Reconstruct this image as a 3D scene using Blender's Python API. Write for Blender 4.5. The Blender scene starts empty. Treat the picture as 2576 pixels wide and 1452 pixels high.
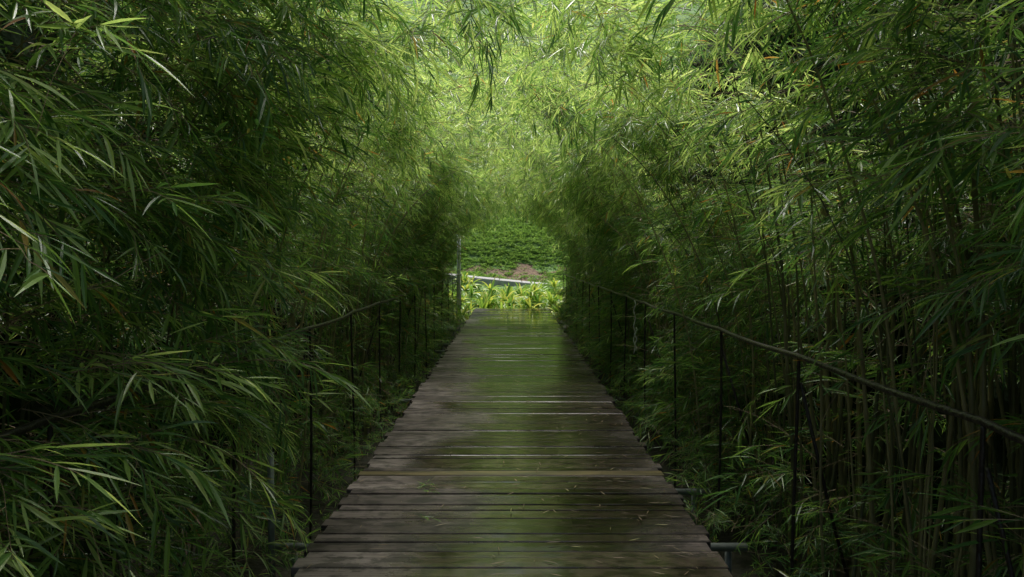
import bpy, math, random
import numpy as np
from mathutils import Vector, noise
random.seed(7); rng=np.random.default_rng(7)
scene=bpy.context.scene
R=math.radians
TAU=2*math.pi

# ---------------------------------------------------------------- helpers
def link(o,parent=None):
    scene.collection.objects.link(o)
    if parent: o.parent=parent
    return o
def empty(name):
    e=bpy.data.objects.new(name,None); scene.collection.objects.link(e); return e
def make_mesh(name,v,f,mats,smooth=False,midx=None):
    me=bpy.data.meshes.new(name)
    me.from_pydata([tuple(p) for p in v],[],f)
    for m in mats: me.materials.append(m)
    if midx is not None: me.polygons.foreach_set('material_index',midx)
    if smooth: me.polygons.foreach_set('use_smooth',[True]*len(me.polygons))
    me.update(); return me
def obj(name,v,f,mats,parent=None,smooth=False,midx=None):
    if not isinstance(mats,list): mats=[mats]
    o=bpy.data.objects.new(name,make_mesh(name,v,f,mats,smooth,midx)); return link(o,parent)
class MB:
    def __init__(s): s.v=[];s.f=[];s.m=[]
    def tube(s,pts,rad,n=6,mi=0,cap=True):
        pts=[Vector(p) for p in pts]; b=len(s.v); K=len(pts)
        for i,p in enumerate(pts):
            t=(pts[min(i+1,K-1)]-pts[max(i-1,0)])
            if t.length<1e-9: t=Vector((0,0,1))
            t.normalize()
            a=t.cross(Vector((0,1,0.13)) if abs(t.y)<.9 else Vector((1,0,0))); a.normalize(); c=t.cross(a)
            r=rad[i] if hasattr(rad,'__len__') else rad
            for k in range(n):
                q=TAU*k/n; s.v.append(p+a*(r*math.cos(q))+c*(r*math.sin(q)))
        for i in range(K-1):
            for k in range(n):
                s.f.append((b+i*n+k,b+i*n+(k+1)%n,b+(i+1)*n+(k+1)%n,b+(i+1)*n+k)); s.m.append(mi)
        if cap:
            s.f.append(tuple(b+k for k in range(n))[::-1]); s.m.append(mi)
            s.f.append(tuple(b+(K-1)*n+k for k in range(n))); s.m.append(mi)
    def leaf(s,base,d,up,L,W,droop,mi=0,fold=.25,prof=(.22,.85,1,.62),twist=0):
        d=d.normalized(); side=d.cross(up)
        if side.length<1e-4: side=Vector((0,1,0))
        side.normalize(); nrm=side.cross(d)
        if twist:
            side,nrm=side*math.cos(twist)+nrm*math.sin(twist), nrm*math.cos(twist)-side*math.sin(twist)
        b=len(s.v); n=len(prof)
        for i,w in enumerate(prof):
            t=i/n
            c=base+d*(L*t)+Vector((0,0,-1))*(droop*L*t*t)
            s.v+= [c+side*(W*w*.5), c-nrm*(W*w*fold), c-side*(W*w*.5)]
        s.v.append(base+d*L+Vector((0,0,-1))*(droop*L))
        for i in range(n-1):
            a=b+3*i
            s.f+=[(a,a+1,a+4,a+3),(a+1,a+2,a+5,a+4)]; s.m+=[mi,mi]
        a=b+3*(n-1); e=b+3*n
        s.f+=[(a,a+1,e),(a+1,a+2,e)]; s.m+=[mi,mi]
    def box(s,x0,x1,y0,y1,z0,z1,mi=0,bev=0,dz=(0,0,0,0)):
        b=len(s.v)
        s.v+=[Vector(p) for p in [(x0,y0,z0),(x1,y0,z0),(x1,y1,z0),(x0,y1,z0)]]
        c=bev
        s.v+=[Vector(p) for p in [(x0,y0,z1-c+dz[0]),(x1,y0,z1-c+dz[1]),(x1,y1,z1-c+dz[2]),(x0,y1,z1-c+dz[3])]]
        s.v+=[Vector(p) for p in [(x0+c,y0+c,z1+dz[0]),(x1-c,y0+c,z1+dz[1]),(x1-c,y1-c,z1+dz[2]),(x0+c,y1-c,z1+dz[3])]]
        s.f.append((b+3,b+2,b+1,b)); s.m.append(mi)
        for l in (0,4):
            for k in range(4):
                s.f.append((b+l+k,b+l+(k+1)%4,b+l+4+(k+1)%4,b+l+4+k)); s.m.append(mi)
        s.f.append((b+8,b+9,b+10,b+11)); s.m.append(mi)
    def mesh(s,name,mats,smooth=False): return make_mesh(name,s.v,s.f,mats,smooth,s.m)
    def obj(s,name,mats,parent=None,smooth=False):
        if not isinstance(mats,list): mats=[mats]
        o=bpy.data.objects.new(name,s.mesh(name,mats,smooth)); return link(o,parent)

# ---------------------------------------------------------------- materials
def newmat(name):
    m=bpy.data.materials.new(name); m.use_nodes=True
    nt=m.node_tree; nt.nodes.clear(); return m,nt
def N(nt,t,**kw):
    n=nt.nodes.new(t)
    for k,v in kw.items():
        if k in n.inputs.keys(): n.inputs[k].default_value=v
        else: setattr(n,k,v)
    return n
def ramp(nt,fac,stops,interp='LINEAR'):
    r=nt.nodes.new('ShaderNodeValToRGB'); r.color_ramp.interpolation=interp
    e=r.color_ramp.elements
    while len(e)<len(stops): e.new(.5)
    for i,(p,c) in enumerate(stops):
        e[i].position=p; e[i].color=(c[0],c[1],c[2],1)
    nt.links.new(fac,r.inputs[0]); return r.outputs[0]
def math_(nt,op,a,b=None,clamp=False):
    n=nt.nodes.new('ShaderNodeMath'); n.operation=op; n.use_clamp=clamp
    for i,x in enumerate((a,b)):
        if x is None: continue
        if isinstance(x,(int,float)): n.inputs[i].default_value=x
        else: nt.links.new(x,n.inputs[i])
    return n.outputs[0]
def leafmat(name,stops,trans=.45,rough=.38,spec=.5,tint=1.6):
    m,nt=newmat(name)
    g=nt.nodes.new('ShaderNodeNewGeometry'); oi=nt.nodes.new('ShaderNodeObjectInfo')
    f=math_(nt,'FRACT',math_(nt,'ADD',g.outputs['Random Per Island'],oi.outputs['Random']))
    col=ramp(nt,f,stops)
    p=nt.nodes.new('ShaderNodeBsdfPrincipled'); nt.links.new(col,p.inputs['Base Color'])
    p.inputs['Roughness'].default_value=rough; p.inputs['Specular IOR Level'].default_value=spec
    t=nt.nodes.new('ShaderNodeBsdfTranslucent')
    mx=nt.nodes.new('ShaderNodeMix'); mx.data_type='RGBA'; mx.blend_type='MULTIPLY'
    mx.inputs[0].default_value=1
    nt.links.new(col,mx.inputs[6]); mx.inputs[7].default_value=(1.25*tint,1.12*tint,.8*tint,1)
    nt.links.new(mx.outputs[2],t.inputs['Color'])
    ms=nt.nodes.new('ShaderNodeMixShader'); ms.inputs[0].default_value=trans
    nt.links.new(p.outputs[0],ms.inputs[1]); nt.links.new(t.outputs[0],ms.inputs[2])
    o=nt.nodes.new('ShaderNodeOutputMaterial'); nt.links.new(ms.outputs[0],o.inputs[0])
    return m
M_leaf=leafmat('bamboo_leaf',[(0,(.034,.100,.030)),(.3,(.062,.152,.040)),(.6,(.098,.205,.050)),(.85,(.16,.28,.062)),(.96,(.19,.31,.075)),(.985,(.28,.20,.05)),(1,(.30,.13,.03))],tint=1.7,trans=.47,rough=.33)
M_leaf_lit=leafmat('young_bamboo_leaf',[(0,(.08,.19,.05)),(.3,(.17,.30,.085)),(.6,(.27,.41,.13)),(.9,(.38,.51,.19)),(.985,(.42,.54,.22)),(.99,(.34,.24,.07)),(1,(.36,.16,.05))],tint=1.7,trans=.52,rough=.28,spec=.9)  # lighter copy of the bamboo leaf, brightness of lit foliage put into its colour
M_strap=leafmat('strap_leaf',[(0,(.08,.20,.04)),(.5,(.20,.35,.06)),(.8,(.38,.45,.09)),(1,(.48,.50,.15))],trans=.35,rough=.35)
M_cover=leafmat('ground_cover_leaf',[(0,(.06,.14,.03)),(.6,(.13,.25,.055)),(1,(.20,.33,.08))],trans=.35,rough=.5)
M_dry=leafmat('dry_leaf',[(0,(.10,.07,.04)),(.6,(.20,.15,.08)),(.9,(.28,.23,.13)),(1,(.25,.25,.08))],trans=.1,rough=.6)

def simple(name,c1,c2,scale=8,rough=.6,metal=0,bump=0.0,detail=6,stretch=(1,1,1),island=0.0,spec=.5):
    m,nt=newmat(name)
    tc=nt.nodes.new('ShaderNodeTexCoord'); mp=nt.nodes.new('ShaderNodeMapping')
    mp.inputs['Scale'].default_value=stretch; nt.links.new(tc.outputs['Object'],mp.inputs[0])
    n=nt.nodes.new('ShaderNodeTexNoise'); n.inputs['Scale'].default_value=scale; n.inputs['Detail'].default_value=detail
    nt.links.new(mp.outputs[0],n.inputs[0])
    fac=n.outputs[0]
    if island:
        g=nt.nodes.new('ShaderNodeNewGeometry')
        fac=math_(nt,'ADD',fac,math_(nt,'MULTIPLY',math_(nt,'SUBTRACT',g.outputs['Random Per Island'],.5),island))
    col=ramp(nt,fac,[(.3,c1),(.7,c2)])
    p=nt.nodes.new('ShaderNodeBsdfPrincipled'); nt.links.new(col,p.inputs['Base Color'])
    p.inputs['Roughness'].default_value=rough; p.inputs['Metallic'].default_value=metal
    p.inputs['Specular IOR Level'].default_value=spec
    if bump:
        b=nt.nodes.new('ShaderNodeBump'); b.inputs['Strength'].default_value=bump; b.inputs['Distance'].default_value=.05
        nt.links.new(n.outputs[0],b.inputs['Height']); nt.links.new(b.outputs[0],p.inputs['Normal'])
    o=nt.nodes.new('ShaderNodeOutputMaterial'); nt.links.new(p.outputs[0],o.inputs[0]); return m
M_culm=simple('bamboo_culm_skin',(.085,.092,.04),(.28,.25,.12),scale=5,rough=.42,island=.8,stretch=(1,1,.4))
M_twig=simple('bamboo_twig',(.14,.10,.065),(.30,.22,.13),scale=9,rough=.7,island=.5)
M_dark=simple('shade_backing',(.006,.012,.005),(.02,.035,.012),scale=9,rough=.9,bump=.8,spec=.1)  # near-black green, deep thicket shade put into the colour
M_rebar=simple('rusty_iron',(.014,.012,.011),(.036,.028,.024),scale=30,rough=.40,metal=.2,bump=.3)
M_steel=simple('weathered_steel',(.12,.14,.13),(.26,.29,.28),scale=12,rough=.5,metal=.2)
M_pole=simple('galvanised_pole',(.55,.58,.66),(.74,.76,.82),scale=10,rough=.5,metal=0)
M_joist=simple('wet_timber',(.02,.016,.012),(.045,.035,.028),scale=12,rough=.6)
M_conc=simple('concrete',(.24,.24,.23),(.36,.36,.34),scale=4,rough=.7,bump=.2)
M_rope=simple('twine',(.4,.41,.38),(.55,.55,.52),scale=20,rough=.8)

m,nt=newmat('soil_and_grass'); M_ground=m
tc=nt.nodes.new('ShaderNodeTexCoord')
n1=N(nt,'ShaderNodeTexNoise',Scale=.6,Detail=8.0); n2=N(nt,'ShaderNodeTexNoise',Scale=9.0,Detail=8.0)
nt.links.new(tc.outputs['Object'],n1.inputs[0]); nt.links.new(tc.outputs['Object'],n2.inputs[0])
grass=ramp(nt,n2.outputs[0],[(.3,(.05,.11,.025)),(.7,(.12,.22,.05))])
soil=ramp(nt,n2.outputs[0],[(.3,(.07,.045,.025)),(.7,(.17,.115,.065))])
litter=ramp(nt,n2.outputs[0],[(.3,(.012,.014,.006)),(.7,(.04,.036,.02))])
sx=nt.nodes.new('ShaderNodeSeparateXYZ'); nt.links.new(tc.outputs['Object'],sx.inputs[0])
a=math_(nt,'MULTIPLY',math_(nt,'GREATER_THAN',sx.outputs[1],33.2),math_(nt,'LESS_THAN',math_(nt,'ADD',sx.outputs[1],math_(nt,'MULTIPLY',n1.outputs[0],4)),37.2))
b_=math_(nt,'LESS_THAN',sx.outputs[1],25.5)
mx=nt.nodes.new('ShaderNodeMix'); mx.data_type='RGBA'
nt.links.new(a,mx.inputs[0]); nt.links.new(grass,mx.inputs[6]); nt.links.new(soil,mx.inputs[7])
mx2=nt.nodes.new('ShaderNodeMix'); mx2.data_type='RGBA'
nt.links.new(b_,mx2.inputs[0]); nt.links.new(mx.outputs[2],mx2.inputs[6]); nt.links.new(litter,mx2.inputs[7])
p=nt.nodes.new('ShaderNodeBsdfPrincipled'); p.inputs['Roughness'].default_value=.9; nt.links.new(mx2.outputs[2],p.inputs[0])
bp=nt.nodes.new('ShaderNodeBump'); bp.inputs['Strength'].default_value=.6; bp.inputs['Distance'].default_value=.1
nt.links.new(n2.outputs[0],bp.inputs['Height']); nt.links.new(bp.outputs[0],p.inputs['Normal'])
o=nt.nodes.new('ShaderNodeOutputMaterial'); nt.links.new(p.outputs[0],o.inputs[0])

# wet deck boards
m,nt=newmat('wet_boards'); M_deck=m
tc=nt.nodes.new('ShaderNodeTexCoord'); geo=nt.nodes.new('ShaderNodeNewGeometry')
mp=nt.nodes.new('ShaderNodeMapping'); mp.inputs['Scale'].default_value=(1.5,28,10); nt.links.new(tc.outputs['Object'],mp.inputs[0])
grain=N(nt,'ShaderNodeTexNoise',Scale=2.2,Detail=8.0); nt.links.new(mp.outputs[0],grain.inputs[0])
blot=N(nt,'ShaderNodeTexNoise',Scale=1.1,Detail=7.0); nt.links.new(tc.outputs['Object'],blot.inputs[0])
mp2=nt.nodes.new('ShaderNodeMapping'); mp2.inputs['Scale'].default_value=(1,1.8,1); nt.links.new(tc.outputs['Object'],mp2.inputs[0])
spk=N(nt,'ShaderNodeTexNoise',Scale=6.0,Detail=10.0,Roughness=.72); nt.links.new(mp2.outputs[0],spk.inputs[0])
sx=nt.nodes.new('ShaderNodeSeparateXYZ'); nt.links.new(tc.outputs['Object'],sx.inputs[0])
base=ramp(nt,math_(nt,'ADD',grain.outputs[0],math_(nt,'MULTIPLY',math_(nt,'SUBTRACT',geo.outputs['Random Per Island'],.5),.6)),
   [(.2,(.052,.041,.038)),(.5,(.118,.097,.090)),(.8,(.205,.176,.165))])
cx=math_(nt,'SUBTRACT',1.0,math_(nt,'MULTIPLY',math_(nt,'ABSOLUTE',math_(nt,'SUBTRACT',sx.outputs[0],.25)),1.0))
w=math_(nt,'ADD',math_(nt,'MULTIPLY',cx,.66),math_(nt,'MULTIPLY',blot.outputs[0],1.2))
w=math_(nt,'ADD',w,math_(nt,'MULTIPLY',spk.outputs[0],.65))
w=math_(nt,'ADD',w,math_(nt,'MULTIPLY',sx.outputs[1],.008))
w=math_(nt,'ADD',w,math_(nt,'MULTIPLY',math_(nt,'SUBTRACT',geo.outputs['Random Per Island'],.5),.3))
wet=ramp(nt,math_(nt,'MULTIPLY',math_(nt,'SUBTRACT',w,.92),2.8,True),[(0,(0,0,0)),(1,(1,1,1))])
green=ramp(nt,blot.outputs[0],[(.4,(.33,.29,.26)),(.65,(.27,.25,.19))])
mm=nt.nodes.new('ShaderNodeMix'); mm.data_type='RGBA'; mm.blend_type='MULTIPLY'
nt.links.new(wet,mm.inputs[0]); nt.links.new(base,mm.inputs[6]); nt.links.new(green,mm.inputs[7])
dk=ramp(nt,spk.outputs[0],[(.45,(.28,.28,.28)),(.53,(1,1,1))])
m2=nt.nodes.new('ShaderNodeMix'); m2.data_type='RGBA'; m2.blend_type='MULTIPLY'; m2.inputs[0].default_value=.9
nt.links.new(mm.outputs[2],m2.inputs[6]); nt.links.new(dk,m2.inputs[7])
p=nt.nodes.new('ShaderNodeBsdfPrincipled'); nt.links.new(m2.outputs[2],p.inputs['Base Color'])
rr=ramp(nt,wet,[(0,(.42,.42,.42)),(1,(.085,.085,.085))]); nt.links.new(rr,p.inputs['Roughness'])
sp=math_(nt,'ADD',.25,math_(nt,'MULTIPLY',wet,.35)); nt.links.new(sp,p.inputs['Specular IOR Level'])
bp=nt.nodes.new('ShaderNodeBump'); bp.inputs['Distance'].default_value=.003
nt.links.new(math_(nt,'SUBTRACT',.6,math_(nt,'MULTIPLY',wet,.55)),bp.inputs['Strength'])
nt.links.new(grain.outputs[0],bp.inputs['Height']); nt.links.new(bp.outputs[0],p.inputs['Normal'])
o=nt.nodes.new('ShaderNodeOutputMaterial'); nt.links.new(p.outputs[0],o.inputs[0])
M_newboard=simple('yellowish_board',(.035,.03,.022),(.15,.115,.055),scale=2.5,rough=.3,stretch=(1,6,4))

# ---------------------------------------------------------------- world, sun, camera
SUN_EL=R(72); SUN_AZ=R(5)
w=bpy.data.worlds.new("World"); scene.world=w; w.use_nodes=True
nt=w.node_tree; bg=nt.nodes['Background']; sky=nt.nodes.new('ShaderNodeTexSky'); sky.sky_type='NISHITA'
sky.sun_disc=False; sky.sun_elevation=SUN_EL; sky.sun_rotation=SUN_AZ; sky.dust_density=5; sky.air_density=1; sky.ozone_density=.6
nt.links.new(sky.outputs[0],bg.inputs[0]); bg.inputs[1].default_value=.15
sl=bpy.data.lights.new('sun','SUN'); sl.energy=5; sl.angle=R(25); sl.color=(1,.98,.93)
so=link(bpy.data.objects.new('sun',sl))
sd=Vector((math.sin(SUN_AZ)*math.cos(SUN_EL),math.cos(SUN_AZ)*math.cos(SUN_EL),math.sin(SUN_EL)))
so.rotation_euler=sd.to_track_quat('Z','Y').to_euler(); so.location=(0,10,30)
cam=bpy.data.cameras.new('camera'); cam.lens=28; cam.sensor_width=36; cam.clip_end=1500; cam.clip_start=.05
co=link(bpy.data.objects.new('camera',cam)); co.location=(0,0,1.6); co.rotation_euler=(R(90-2.37),0,0)
scene.camera=co
scene.view_settings.view_transform='Standard'; scene.view_settings.look='None'; scene.view_settings.exposure=0

# ---------------------------------------------------------------- terrain
def hgt(x,y):
    z=-.55
    if y>24.6: z+= min(1,(y-24.6)/5)*.95
    if y>33.4: z+= min(1,(y-33.4)/3.2)*1.0
    if y>35:
        t=y-35; z+= .50*t if t<80 else 40+ (t-80)*.05
        z+= .4*noise.noise(Vector((x*.25,y*.25,0)))*min(1,t/4)
    z+= .05*noise.noise(Vector((x*.9,y*.9,3)))
    return z
g=np.linspace(-1,1,141); gx=np.sinh(g*4.2)/np.sinh(4.2)*500
gy=np.sinh(g*4.2)/np.sinh(4.2)*500+30
v=[(x,y,hgt(x,y)) for y in gy for x in gx]; n=len(gx)
f=[(j*n+i,j*n+i+1,(j+1)*n+i+1,(j+1)*n+i) for j in range(n-1) for i in range(n-1)]
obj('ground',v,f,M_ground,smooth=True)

mb=MB()
for i in range(10):
    x0=-5+i*.9; zz=.74-.09*(i-4)
    mb.box(x0,x0+.885,31.0,32.9,-.4,zz,0,.02,(0,-.08,-.08,0))
mb.obj('concrete_path',M_conc)

# ---------------------------------------------------------------- boardwalk
bw=empty('wooden_boardwalk')
mb=MB(); y=.2; HW=1.115
while y<24.0:
    d=random.choice([.07,.09,.11,.12,.13,.14,.15]); gap=random.uniform(.006,.018)
    jl=random.uniform(-.025,.03); jr=random.uniform(-.03,.025); z=random.uniform(-.004,.004)
    dz=[random.uniform(-.0015,.0015) for _ in range(4)]
    mi=0
    if 5.72<y<5.84: mi=1
    mb.box(-HW+jl,HW+jr,y,y+d,-.035,z,mi,.004,dz)
    y+=d+gap
mb.obj('planks',[M_deck,M_newboard],bw)
mb=MB()
for x in (-.95,0,.95): mb.box(x-.04,x+.04,.1,24,-.18,-.042,0,.003)
mb.obj('joists',M_joist,bw)
mb=MB()
for yy,xl,xr in [(2.6,1.5,1.5),(4.85,1.46,1.45),(6.0,1.2,1.5),(7.9,1.2,1.2),(9.8,1.38,1.3),(11.7,1.2,1.2),(13.7,1.42,1.25),(14.9,1.45,1.25),(16.0,1.5,1.3),(17.2,1.5,1.3),(19,1.5,1.4),(21,1.5,1.4)]:
    mb.tube([(-xl,yy,-.20),(xr,yy,-.20)],.026,10)
    for sx_ in (-xl+.1,xr-.1): mb.tube([(sx_,yy+.05,-.6),(sx_,yy+.05,-.2)],.022,8)
mb.tube([(-1.47,4.8,-.6),(-1.47,4.8,.40)],.021,10)
mb.obj('cross_pipes',M_steel,bw,smooth=True)

# ---------------------------------------------------------------- handrails
for side,ys in ((-1,[-.6,1.0,2.58,4.26,5.86,7.45,9.05,10.6,12.2,13.8,15.4,17,18.6,20.2,21.8,23.4]),(1,[-.7,.9,2.5,4.17,5.72,7.3,8.9,10.5,12.1,13.7,15.3,16.9,18.5,20.1,21.7,23.3])):
    e=empty('handrail')
    mb=MB(); pts=[]
    X=1.5*side
    for a,b in zip(ys[:-1],ys[1:]):
        h=1.068+random.uniform(-.007,.007)
        for k in range(6):
            t=k/6; pts.append((X+.008*math.sin(a*2+t*3),a+(b-a)*t,h-.012*math.sin(math.pi*t)))
    pts.append((X,ys[-1],1.06))
    mb.tube(pts,.0145,8)
    mb.obj('rail',M_rebar,e,smooth=True)
    mb=MB()
    for a in ys:
        K=60; pp=[]; rr_=[]
        for k in range(K):
            t=k/(K-1); pp.append((X+.012*math.sin(t*3+a),a,-.55+1.62*t)); rr_.append(.0105 if k%2 else .0088)
        mb.tube(pp,rr_,6)
    mb.obj('posts',M_rebar,e,smooth=True)
    mb=MB()
    for a in ys[::2]:
        mb.tube([(X+.02*side,a+.02,.92),(X+.5*side,a+.25,-.5)],.009,6)
    mb.tube([(1.52*side,4.17,.93),(1.74*side,4.3,.2),(1.95*side,4.35,-.5)],.010,6)
    mb.obj('braces',M_rebar,e,smooth=True)
mb=MB()
mb.tube([(1.45+.01*math.sin(k*1.1),9.4+.01*math.cos(k*1.7),1.07-.03*k) for k in range(22)],.007,5)
mb.tube([(1.465+.012*math.sin(k*1.4),9.39,.75-.025*k) for k in range(12)],.010,5)
mb.obj('hanging_twine',M_rope,smooth=True)

mb=MB(); mb.tube([(-1.60,23.9,-.6),(-1.595,23.9,1.2),(-1.59,23.9,2.42)],.055,12); mb.tube([(-1.59,23.9,2.42),(-1.59,23.9,2.45)],[.062,.03],12)
mb.tube([(-1.595,23.9,1.0),(-1.595,23.9,1.06)],.065,12)
mb.obj('steel_pole',M_pole,smooth=True)

# ---------------------------------------------------------------- dark thicket backing, added to block side light
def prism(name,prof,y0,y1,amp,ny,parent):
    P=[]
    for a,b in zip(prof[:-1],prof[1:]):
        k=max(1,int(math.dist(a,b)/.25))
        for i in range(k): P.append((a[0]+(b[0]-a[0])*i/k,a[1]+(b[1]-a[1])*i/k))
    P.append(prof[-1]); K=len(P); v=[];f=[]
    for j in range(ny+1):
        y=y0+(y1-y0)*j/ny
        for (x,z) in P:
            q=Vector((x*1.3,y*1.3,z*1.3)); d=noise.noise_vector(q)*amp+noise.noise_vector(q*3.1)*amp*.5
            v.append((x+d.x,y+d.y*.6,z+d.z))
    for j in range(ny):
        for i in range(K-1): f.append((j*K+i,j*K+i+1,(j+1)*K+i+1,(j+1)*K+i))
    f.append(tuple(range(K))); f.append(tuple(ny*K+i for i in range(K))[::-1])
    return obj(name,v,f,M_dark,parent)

# ---------------------------------------------------------------- bamboo sprigs
lib=bpy.data.collections.new('bamboo_sprig_library')
def sprig(nsub,Lm,lmin,lmax,bare=False):
    mb=MB()
    pts=[];p=Vector((0,0,0)); d=Vector((1,random.uniform(-.2,.2),random.uniform(.0,.35))).normalized()
    K=7
    for i in range(K):
        pts.append(p.copy()); p=p+d*(Lm/(K-1)); d=(d+Vector((0,random.uniform(-.12,.12),-.08))).normalized()
    mb.tube(pts,[.0024*(1-.75*i/(K-1)) for i in range(K)],4,1)
    for sgm in range(nsub):
        i=int(1+(K-1.01)*(sgm+.5)/nsub); i=min(i,K-1)
        b=pts[i]; sd_=1 if sgm%2 else -1
        ax=(pts[i]-pts[i-1]).normalized()
        last=sgm==nsub-1
        dd=(ax+Vector((0,(0 if last else sd_*random.uniform(.4,1.0)),random.uniform(-.3,.3)))).normalized()
        Ls=random.uniform(.06,.17)
        q=[b]; c=b.copy(); dq=dd.copy()
        for k in range(3):
            c=c+dq*(Ls/3); dq=(dq+Vector((0,0,-.06))).normalized(); q.append(c.copy())
        mb.tube(q,[.0014,.0012,.001,.0007],3,1)
        if bare: continue
        nl=random.randint(4,7)
        for l in range(nl):
            t=l/(nl-1); bb=q[1].lerp(q[3],t)
            yaw=(1 if l%2 else -1)*random.uniform(.3,1.15)*(1-.6*t)
            sidev=dq.cross(Vector((0,0,1))).normalized()
            ld=(dq*math.cos(yaw)+sidev*math.sin(yaw)+Vector((0,0,random.uniform(-.4,.3)))).normalized()
            L=random.uniform(lmin,lmax)
            mb.leaf(bb,ld,Vector((random.uniform(-.4,.4),random.uniform(-.4,.4),1)),L,L*random.uniform(.075,.108),random.uniform(.0,.4),0,twist=random.uniform(-.6,.6))
    return mb
NB=10
meshes=[]
for i in range(NB):
    mb=sprig(random.randint(5,8),random.uniform(.28,.45),.065,.15)
    o=bpy.data.objects.new('sprig_%02d'%i,mb.mesh('sprig_%02d'%i,[M_leaf,M_twig])); lib.objects.link(o); meshes.append(mb)
for i in range(3):
    mb=sprig(5,random.uniform(.5,.8),.1,.1,True)
    o=bpy.data.objects.new('sprig_%02d'%(NB+i),mb.mesh('twig_%02d'%i,[M_leaf,M_twig])); lib.objects.link(o)
LB=NB+3
for i in range(NB):
    o=bpy.data.objects.new('sprig_%02d'%(LB+i),meshes[i].mesh('young_%02d'%i,[M_leaf_lit,M_twig])); lib.objects.link(o)  # same sprigs in the lighter, lit leaf colour
def young(): return LB+random.randint(0,NB-1)
def plain_sprig(): return random.randint(0,NB-1)
def bare(): return NB+random.randint(0,2)

def scatter(name,coll,P,Rt,S,I,parent=None):
    me=bpy.data.meshes.new(name); me.vertices.add(len(P)); me.vertices.foreach_set('co',np.asarray(P,dtype=np.float32).ravel())
    a=me.attributes.new('rot','FLOAT_VECTOR','POINT'); a.data.foreach_set('vector',np.asarray(Rt,dtype=np.float32).ravel())
    a=me.attributes.new('scl','FLOAT','POINT'); a.data.foreach_set('value',np.asarray(S,dtype=np.float32))
    a=me.attributes.new('idx','INT','POINT'); a.data.foreach_set('value',np.asarray(I,dtype=np.int32))
    o=link(bpy.data.objects.new(name,me),parent)
    ng=bpy.data.node_groups.new('scatter_'+name,'GeometryNodeTree')
    ng.interface.new_socket('Geometry',in_out='INPUT',socket_type='NodeSocketGeometry')
    ng.interface.new_socket('Geometry',in_out='OUTPUT',socket_type='NodeSocketGeometry')
    gi=ng.nodes.new('NodeGroupInput'); go=ng.nodes.new('NodeGroupOutput')
    ci=ng.nodes.new('GeometryNodeCollectionInfo'); ci.inputs['Collection'].default_value=coll
    ci.inputs['Separate Children'].default_value=True; ci.inputs['Reset Children'].default_value=True
    ip=ng.nodes.new('GeometryNodeInstanceOnPoints'); ip.inputs['Pick Instance'].default_value=True
    def na(t,nm):
        x=ng.nodes.new('GeometryNodeInputNamedAttribute'); x.data_type=t; x.inputs['Name'].default_value=nm; return x.outputs[0]
    er=ng.nodes.new('FunctionNodeEulerToRotation')
    L=ng.links.new
    L(gi.outputs[0],ip.inputs['Points']); L(ci.outputs[0],ip.inputs['Instance']); L(na('INT','idx'),ip.inputs['Instance Index'])
    L(na('FLOAT_VECTOR','rot'),er.inputs[0]); L(er.outputs[0],ip.inputs['Rotation']); L(na('FLOAT','scl'),ip.inputs['Scale'])
    L(ip.outputs[0],go.inputs[0])
    md=o.modifiers.new('scatter','NODES'); md.node_group=ng
    return o

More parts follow.
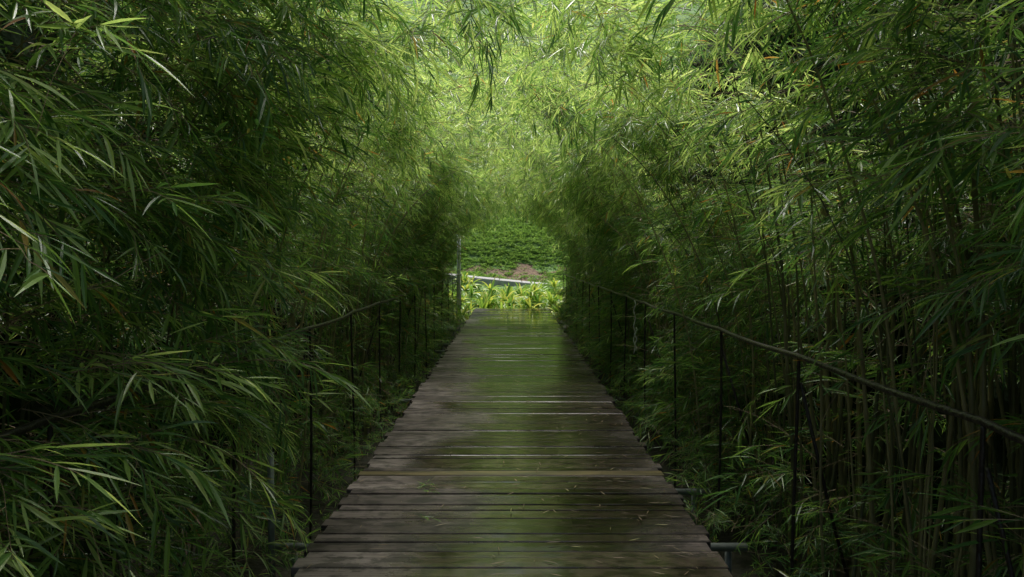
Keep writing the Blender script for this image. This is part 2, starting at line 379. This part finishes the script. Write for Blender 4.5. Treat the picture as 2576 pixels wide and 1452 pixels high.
Y1=24.3
def nz(x,y,z,s=1.0): return noise.noise(Vector((x*s,y*s,z*s)))
ZS=1.6
def RXf(y): return 1.78-.10*max(0,min(1,(y-12)/6))
def RZf(y): return 1.58-.24*max(0,min(1,(y-13)/5))
for side in (-1,1):
    hd=empty('bamboo_hedge')
    prism('light_blocker',[(2.75*side,-.9),(2.8*side,1.8),(2.85*side,2.9),(2.6*side,3.6),(2.5*side,4.1),(2.8*side,4.8),(4.2*side,5.0),(5.6*side,4.0),(5.8*side,-.9)],-3.0,23.6,.26,100,hd)  # opaque mass added behind the leaves to keep light off the walls
    P=[];Rt=[];S=[];I=[]
    tries=0; target=7500 if side<0 else 8000
    while len(P)<target and tries<200000:
        tries+=1
        y=random.uniform(-.5,Y1); u=random.random(); RX=RXf(y); RZ=RZf(y)
        if random.random()<.58:
            z=random.uniform(-.35,ZS); x=RX; nx,nv=1.0,0.0
        else:
            ph=R(58 if y<15 else 70)*u
            x=RX*math.cos(ph); z=ZS+RZ*math.sin(ph); nx,nv=math.cos(ph),math.sin(ph)
        cl=nz(x+side*20,y,z,.9)+.5*nz(x+side*20,y,z,2.3)
        dens=.60+1.0*cl
        if side>0 and z<1.3 and y<6: dens*= .40
        if side<0 and z<1.0 and y>4.5 and y<14: dens*=.6
        if z<1.0: dens*=.8
        if random.random()>dens: continue
        dep=min(random.expovariate(2.8),1.0)+.05-.25*cl
        if side<0 and y<5 and z<2.6: dep-=.10
        if side<0 and y>19.5: dep+=.34
        if side<0 and y>21.8 and z<2.8: dep+=.35
        if side>0 and y>19.5: dep+=.14
        px=(x+nx*dep)*side; pz=z+nv*dep
        if abs(px)<1.3 and pz<1.8: continue
        if side>0 and y>2.2 and abs(px)<1.9 and .55<pz<1.6: continue
        if side<0 and y>5.0 and abs(px)<1.75 and .7<pz<1.4: continue
        yaw=(0 if side<0 else math.pi)+random.gauss(0,1.05)
        pitch=random.uniform(-.7,.6) if z<1.8 else random.uniform(-.5,.7)
        P.append((px,y,pz)); Rt.append((random.uniform(-.5,.5),pitch,yaw)); S.append(random.uniform(.7,1.25))
        pb=.20 if z<1.5 else .05
        py=.6 if (pz>2.3 and y>4.5) else (.14 if pz>1.2 else .04)  # share of lit-coloured sprigs, higher near the bright roof
        q=random.random()
        I.append(bare() if q<pb else (young() if q<pb+py else plain_sprig()))
    for k in range(900):
        y=random.uniform(1.5,Y1); px=side*random.uniform(1.25,2.0); pz=random.uniform(-.5,-.05)+max(0,abs(px)-1.4)*.6
        if nz(px+side*9,y,0,1.1)<-.15: continue
        P.append((px,y,pz)); Rt.append((random.uniform(-.5,.5),random.uniform(-1.3,.1),random.uniform(0,TAU))); S.append(random.uniform(.4,.75)); I.append(plain_sprig())
    if side<0:
        for k in range(240):
            y=random.uniform(1.9,4.3); z=random.uniform(-.1,2.9)
            px=-random.uniform(1.5,1.9)
            if nz(px,y,z,1.7)<-.1: continue
            P.append((px,y,z)); Rt.append((random.uniform(-.4,.4),random.uniform(-.3,.8),random.uniform(-1.0,.7))); S.append(random.uniform(1.0,1.4)); I.append(young() if random.random()<.5 else plain_sprig())  # half in the lit leaf colour, to brighten the near left
    else:
        for k in range(60):
            y=random.uniform(2.2,4.2); z=random.uniform(1.9,3.0)
            px=random.uniform(1.6,2.0)
            P.append((px,y,z)); Rt.append((random.uniform(-.4,.4),random.uniform(-.3,.7),math.pi+random.uniform(-.9,.9))); S.append(random.uniform(1.0,1.3)); I.append(young() if random.random()<.3 else plain_sprig())
    for k in range(1000):
        t=random.random(); y=random.uniform(-3,24.4)
        pr=[(2.3,4.3),(2.8,4.9),(4.2,5.2),(5.8,4.2),(5.95,0)]
        s=t*(len(pr)-1); i=int(s); fr=s-i; px=pr[i][0]*(1-fr)+pr[i+1][0]*fr; pz=pr[i][1]*(1-fr)+pr[i+1][1]*fr
        P.append((side*px,y,pz)); Rt.append((random.uniform(-.5,.5),random.uniform(-.8,.8),random.uniform(0,TAU))); S.append(random.uniform(1.0,1.6)); I.append(plain_sprig())
    scatter('foliage' if side<0 else 'foliage_mass',lib,P,Rt,S,I,hd)
    mb=MB()
    def culm(x0,y0,r,L,k,lean,ly,m=6,zb=-.6):
        seg=random.uniform(.2,.3); n=int(L/seg)
        pts=[];rad=[];p=Vector((x0,y0,zb))
        wob=random.uniform(0,6)
        for i in range(n):
            t=i/n
            th=lean+k*t*t+.03*math.sin(i*1.1+wob)
            d=Vector((-side*math.sin(th),ly+.03*math.sin(i*.9+wob),math.cos(th))).normalized()
            rr=r*(1-.8*t)
            pts+= [p+d*.012, p+d*seg*.5, p+d*(seg-.02), p+d*(seg-.006)]
            rad+= [rr,rr*.94,rr,rr*1.35]
            p=p+d*seg
        mb.tube(pts,rad,m,0)
    for k in range(290):
        x0=side*random.uniform(1.68,2.6); y0=random.uniform(1.0,24.2)
        if side<0 and y0>21.5: x0=-random.uniform(2.1,2.7)
        r=random.choice([.005,.006,.008,.01,.013])*random.uniform(.8,1.1)
        culm(x0,y0,r,random.uniform(3.0,4.6),R(random.uniform(10,70)),R(random.uniform(-6,5)),random.uniform(-.12,.12))
    if side>0:
        for k in range(115):
            x0=random.uniform(1.66,2.3); y0=random.uniform(2.1,5.2)
            culm(x0,y0,random.choice([.007,.010,.014,.019]),random.uniform(2.6,4),R(random.uniform(0,30)),R(random.uniform(-9,4)),random.uniform(-.12,.1),8)
    mb.obj('culms',[M_culm],hd,smooth=True)

# ---------------------------------------------------------------- canopy over the walk
cp=empty('bamboo_canopy')
P=[];Rt=[];S=[];I=[];n_=0
while len(P)<2500:
    y=random.uniform(3.5,Y1+.2); x=random.uniform(-1.6,1.6)
    RX=RXf(y); RZ=RZf(y)
    ax=abs(x)/RX
    zb=ZS+RZ*math.sqrt(max(0,1-ax*ax))
    cl=nz(x,y,5,.8)+.4*nz(x,y,9,2.2)
    dens=.5+.8*cl
    if y>15: dens+=.2
    if y<6: dens*=.8
    if random.random()>dens: continue
    z=zb-.02+random.expovariate(2.6)-.2*cl
    if z>zb+1.1: continue
    P.append((x,y,z)); Rt.append((random.uniform(-.5,.5),random.uniform(-.7,.7),random.uniform(0,TAU))); S.append(random.uniform(.85,1.4)); I.append(young() if y<20 or random.random()<.6 else plain_sprig())
for k in range(420):
    y=random.uniform(12,24.5); x=random.uniform(-2.4,2.4); z=random.uniform(4.0,5.6)
    P.append((x,y,z)); Rt.append((random.uniform(-.5,.5),random.uniform(-.7,.7),random.uniform(0,TAU))); S.append(random.uniform(1.0,1.5)); I.append(young())
for k in range(200):  # extra sprigs, mostly out of view, added to darken the near end
    y=random.uniform(-2.0,5.0); x=random.uniform(-1.5,1.5); z=ZS+RZf(y)*math.sqrt(max(0,1-(abs(x)/RXf(y))**2))+random.uniform(.05,1.0)
    P.append((x,y,z)); Rt.append((random.uniform(-.5,.5),random.uniform(-.45,.45),random.uniform(0,TAU))); S.append(random.uniform(.8,1.2)); I.append(plain_sprig())
for (x,y,z) in [(.2,7.6,3.05),(.35,7.8,3.0),(.1,7.5,3.15),(.45,7.7,2.98),(.3,7.4,2.95),(-.75,5.3,3.05),(-.4,5.0,3.1),(.6,5.6,3.1),(-.3,4.6,3.1)]:
    for j in range(4):
        P.append((x+random.uniform(-.15,.15),y+random.uniform(-.2,.2),z)); Rt.append((random.uniform(-.5,.5),random.uniform(.1,.9),random.uniform(-.6,.6))); S.append(1.0); I.append(plain_sprig())
scatter('leaves_overhead',lib,P,Rt,S,I,cp)
mb=MB()
for k in range(30):
    s=random.choice((-1,1)); y0=random.uniform(4.5,23.5); pts=[]
    r0=random.uniform(.004,.008); off=random.uniform(.1,.4); dy=random.uniform(-.7,.7); end=random.uniform(70,110)
    for i in range(14):
        ph=R(-5+end*i/13); pts.append((s*(RXf(y0)+.05+off)*math.cos(ph),y0+dy*i/13,ZS+(RZf(y0)+.02+off)*math.sin(ph)+.01*math.sin(i*2)))
    mb.tube(pts,[r0*(1-.7*i/13) for i in range(14)],5)
mb.obj('arching_stems',M_culm,cp,smooth=True)

# ---------------------------------------------------------------- strap-leaved plants at the end
mb=MB()
def rosette(c,n,L,W):
    for i in range(n):
        a=random.uniform(0,TAU); el=random.uniform(.25,1.35)
        d=Vector((math.cos(a)*math.cos(el),math.sin(a)*math.cos(el),math.sin(el)))
        l=L*random.uniform(.7,1.1)
        mb.leaf(Vector(c)+Vector((random.uniform(-.04,.04),random.uniform(-.04,.04),random.uniform(0,.15))),d,Vector((0,0,1)) if el<1.2 else Vector((0.3,.5,1)),l,W,random.uniform(.35,.9)*math.cos(el)+.15,0,prof=(.45,.8,1,.95,.8,.5),twist=random.uniform(-.3,.3))
for k in range(80):
    x=random.uniform(-4,4); y=24.6+abs(random.gauss(0,1))*1.6+random.random()*.6
    z=hgt(x,y)+random.uniform(.05,.4)
    if abs(x+.45)<.8: z-=.10
    rosette((x,y,z),random.randint(16,24),random.uniform(.6,.9),random.uniform(.06,.09))
for x,y,z in [(-1.45,22.9,-.25),(-1.5,21.8,-.25),(1.5,23.2,-.25),(1.45,22.3,-.25),(-1.3,24.3,-.25),(1.35,24.2,-.25),(-1.75,29.6,.5),(-1.45,29.3,.45),(-1.95,29.9,.55),(.6,25.4,.25),(.75,26,.35),(-1.6,27,.3)]:
    rosette((x,y,z),24,.7,.07)
mb.obj('strap_leaf_plants',M_strap)

# ---------------------------------------------------------------- hillside cover
lib2=bpy.data.collections.new('ground_cover_library')
for i in range(4):
    mb=MB()
    for k in range(60):
        a=random.uniform(0,TAU); el=random.uniform(.1,1.3); r=random.uniform(.05,.35)
        c=Vector((math.cos(a)*r,math.sin(a)*r,random.uniform(0,.18)))
        d=Vector((math.cos(a)*math.cos(el),math.sin(a)*math.cos(el),math.sin(el)))
        L=random.uniform(.08,.22); mb.leaf(c,d,Vector((0,0,1)),L,L*.42,random.uniform(.1,.6),0,prof=(.3,.95,1,.6))
    o=bpy.data.objects.new('tuft_%d'%i,mb.mesh('tuft_%d'%i,[M_cover])); lib2.objects.link(o)
P=[];Rt=[];S=[];I=[]
for k in range(12000):
    if k<8500: y=27+abs(random.gauss(0,1))*16; x=random.uniform(-4.5,4.5)*(1+(y-26)/25)
    else: y=random.uniform(33.2,41); x=random.uniform(-4,4)
    if 30.7<y<33.1: continue
    if 29<y<=30.7 and -1.3<x<.5: continue
    if 33.1<=y<35.9 and ((x-.35)/1.3)**2+((y-34.2)/1.0)**2<1+2.2*nz(x,y,0,1.8) and random.random()<.85: continue
    P.append((x,y,hgt(x,y)-.02)); Rt.append((random.uniform(-.2,.2),random.uniform(-.2,.2),random.uniform(0,TAU)))
    S.append(random.uniform(.25,.6)*(1+1.2*max(0,nz(x,y,2,.5))*min(1,max(0,(y-36)/4)))*(1+max(0,y-40)*.05)); I.append(random.randint(0,3))
scatter('hillside_vegetation',lib2,P,Rt,S,I)

# ---------------------------------------------------------------- fallen leaves on the deck
mb=MB()
for k in range(560):
    x=random.gauss(.55,.45) if random.random()<.7 else random.uniform(-1.05,1.05)
    if abs(x)>1.08: continue
    y=random.uniform(3.2,13) ; a=random.uniform(0,TAU)
    L=random.uniform(.03,.09)
    mb.leaf(Vector((x,y,.010+random.random()*.004)),Vector((math.cos(a),math.sin(a),.03)),Vector((0,0,1)),L,L*random.uniform(.05,.11),0,0)
mb.obj('fallen_leaves',M_dry)
P=[(-.62,4.75,.03),(-.5,5.3,.03),(-.56,5.2,.03)]
scatter('fallen_sprig',lib,P,[(0,.1,.4),(0,.1,2.4),(.1,.12,1.4)],[.5,.45,.4],[0,1,2])
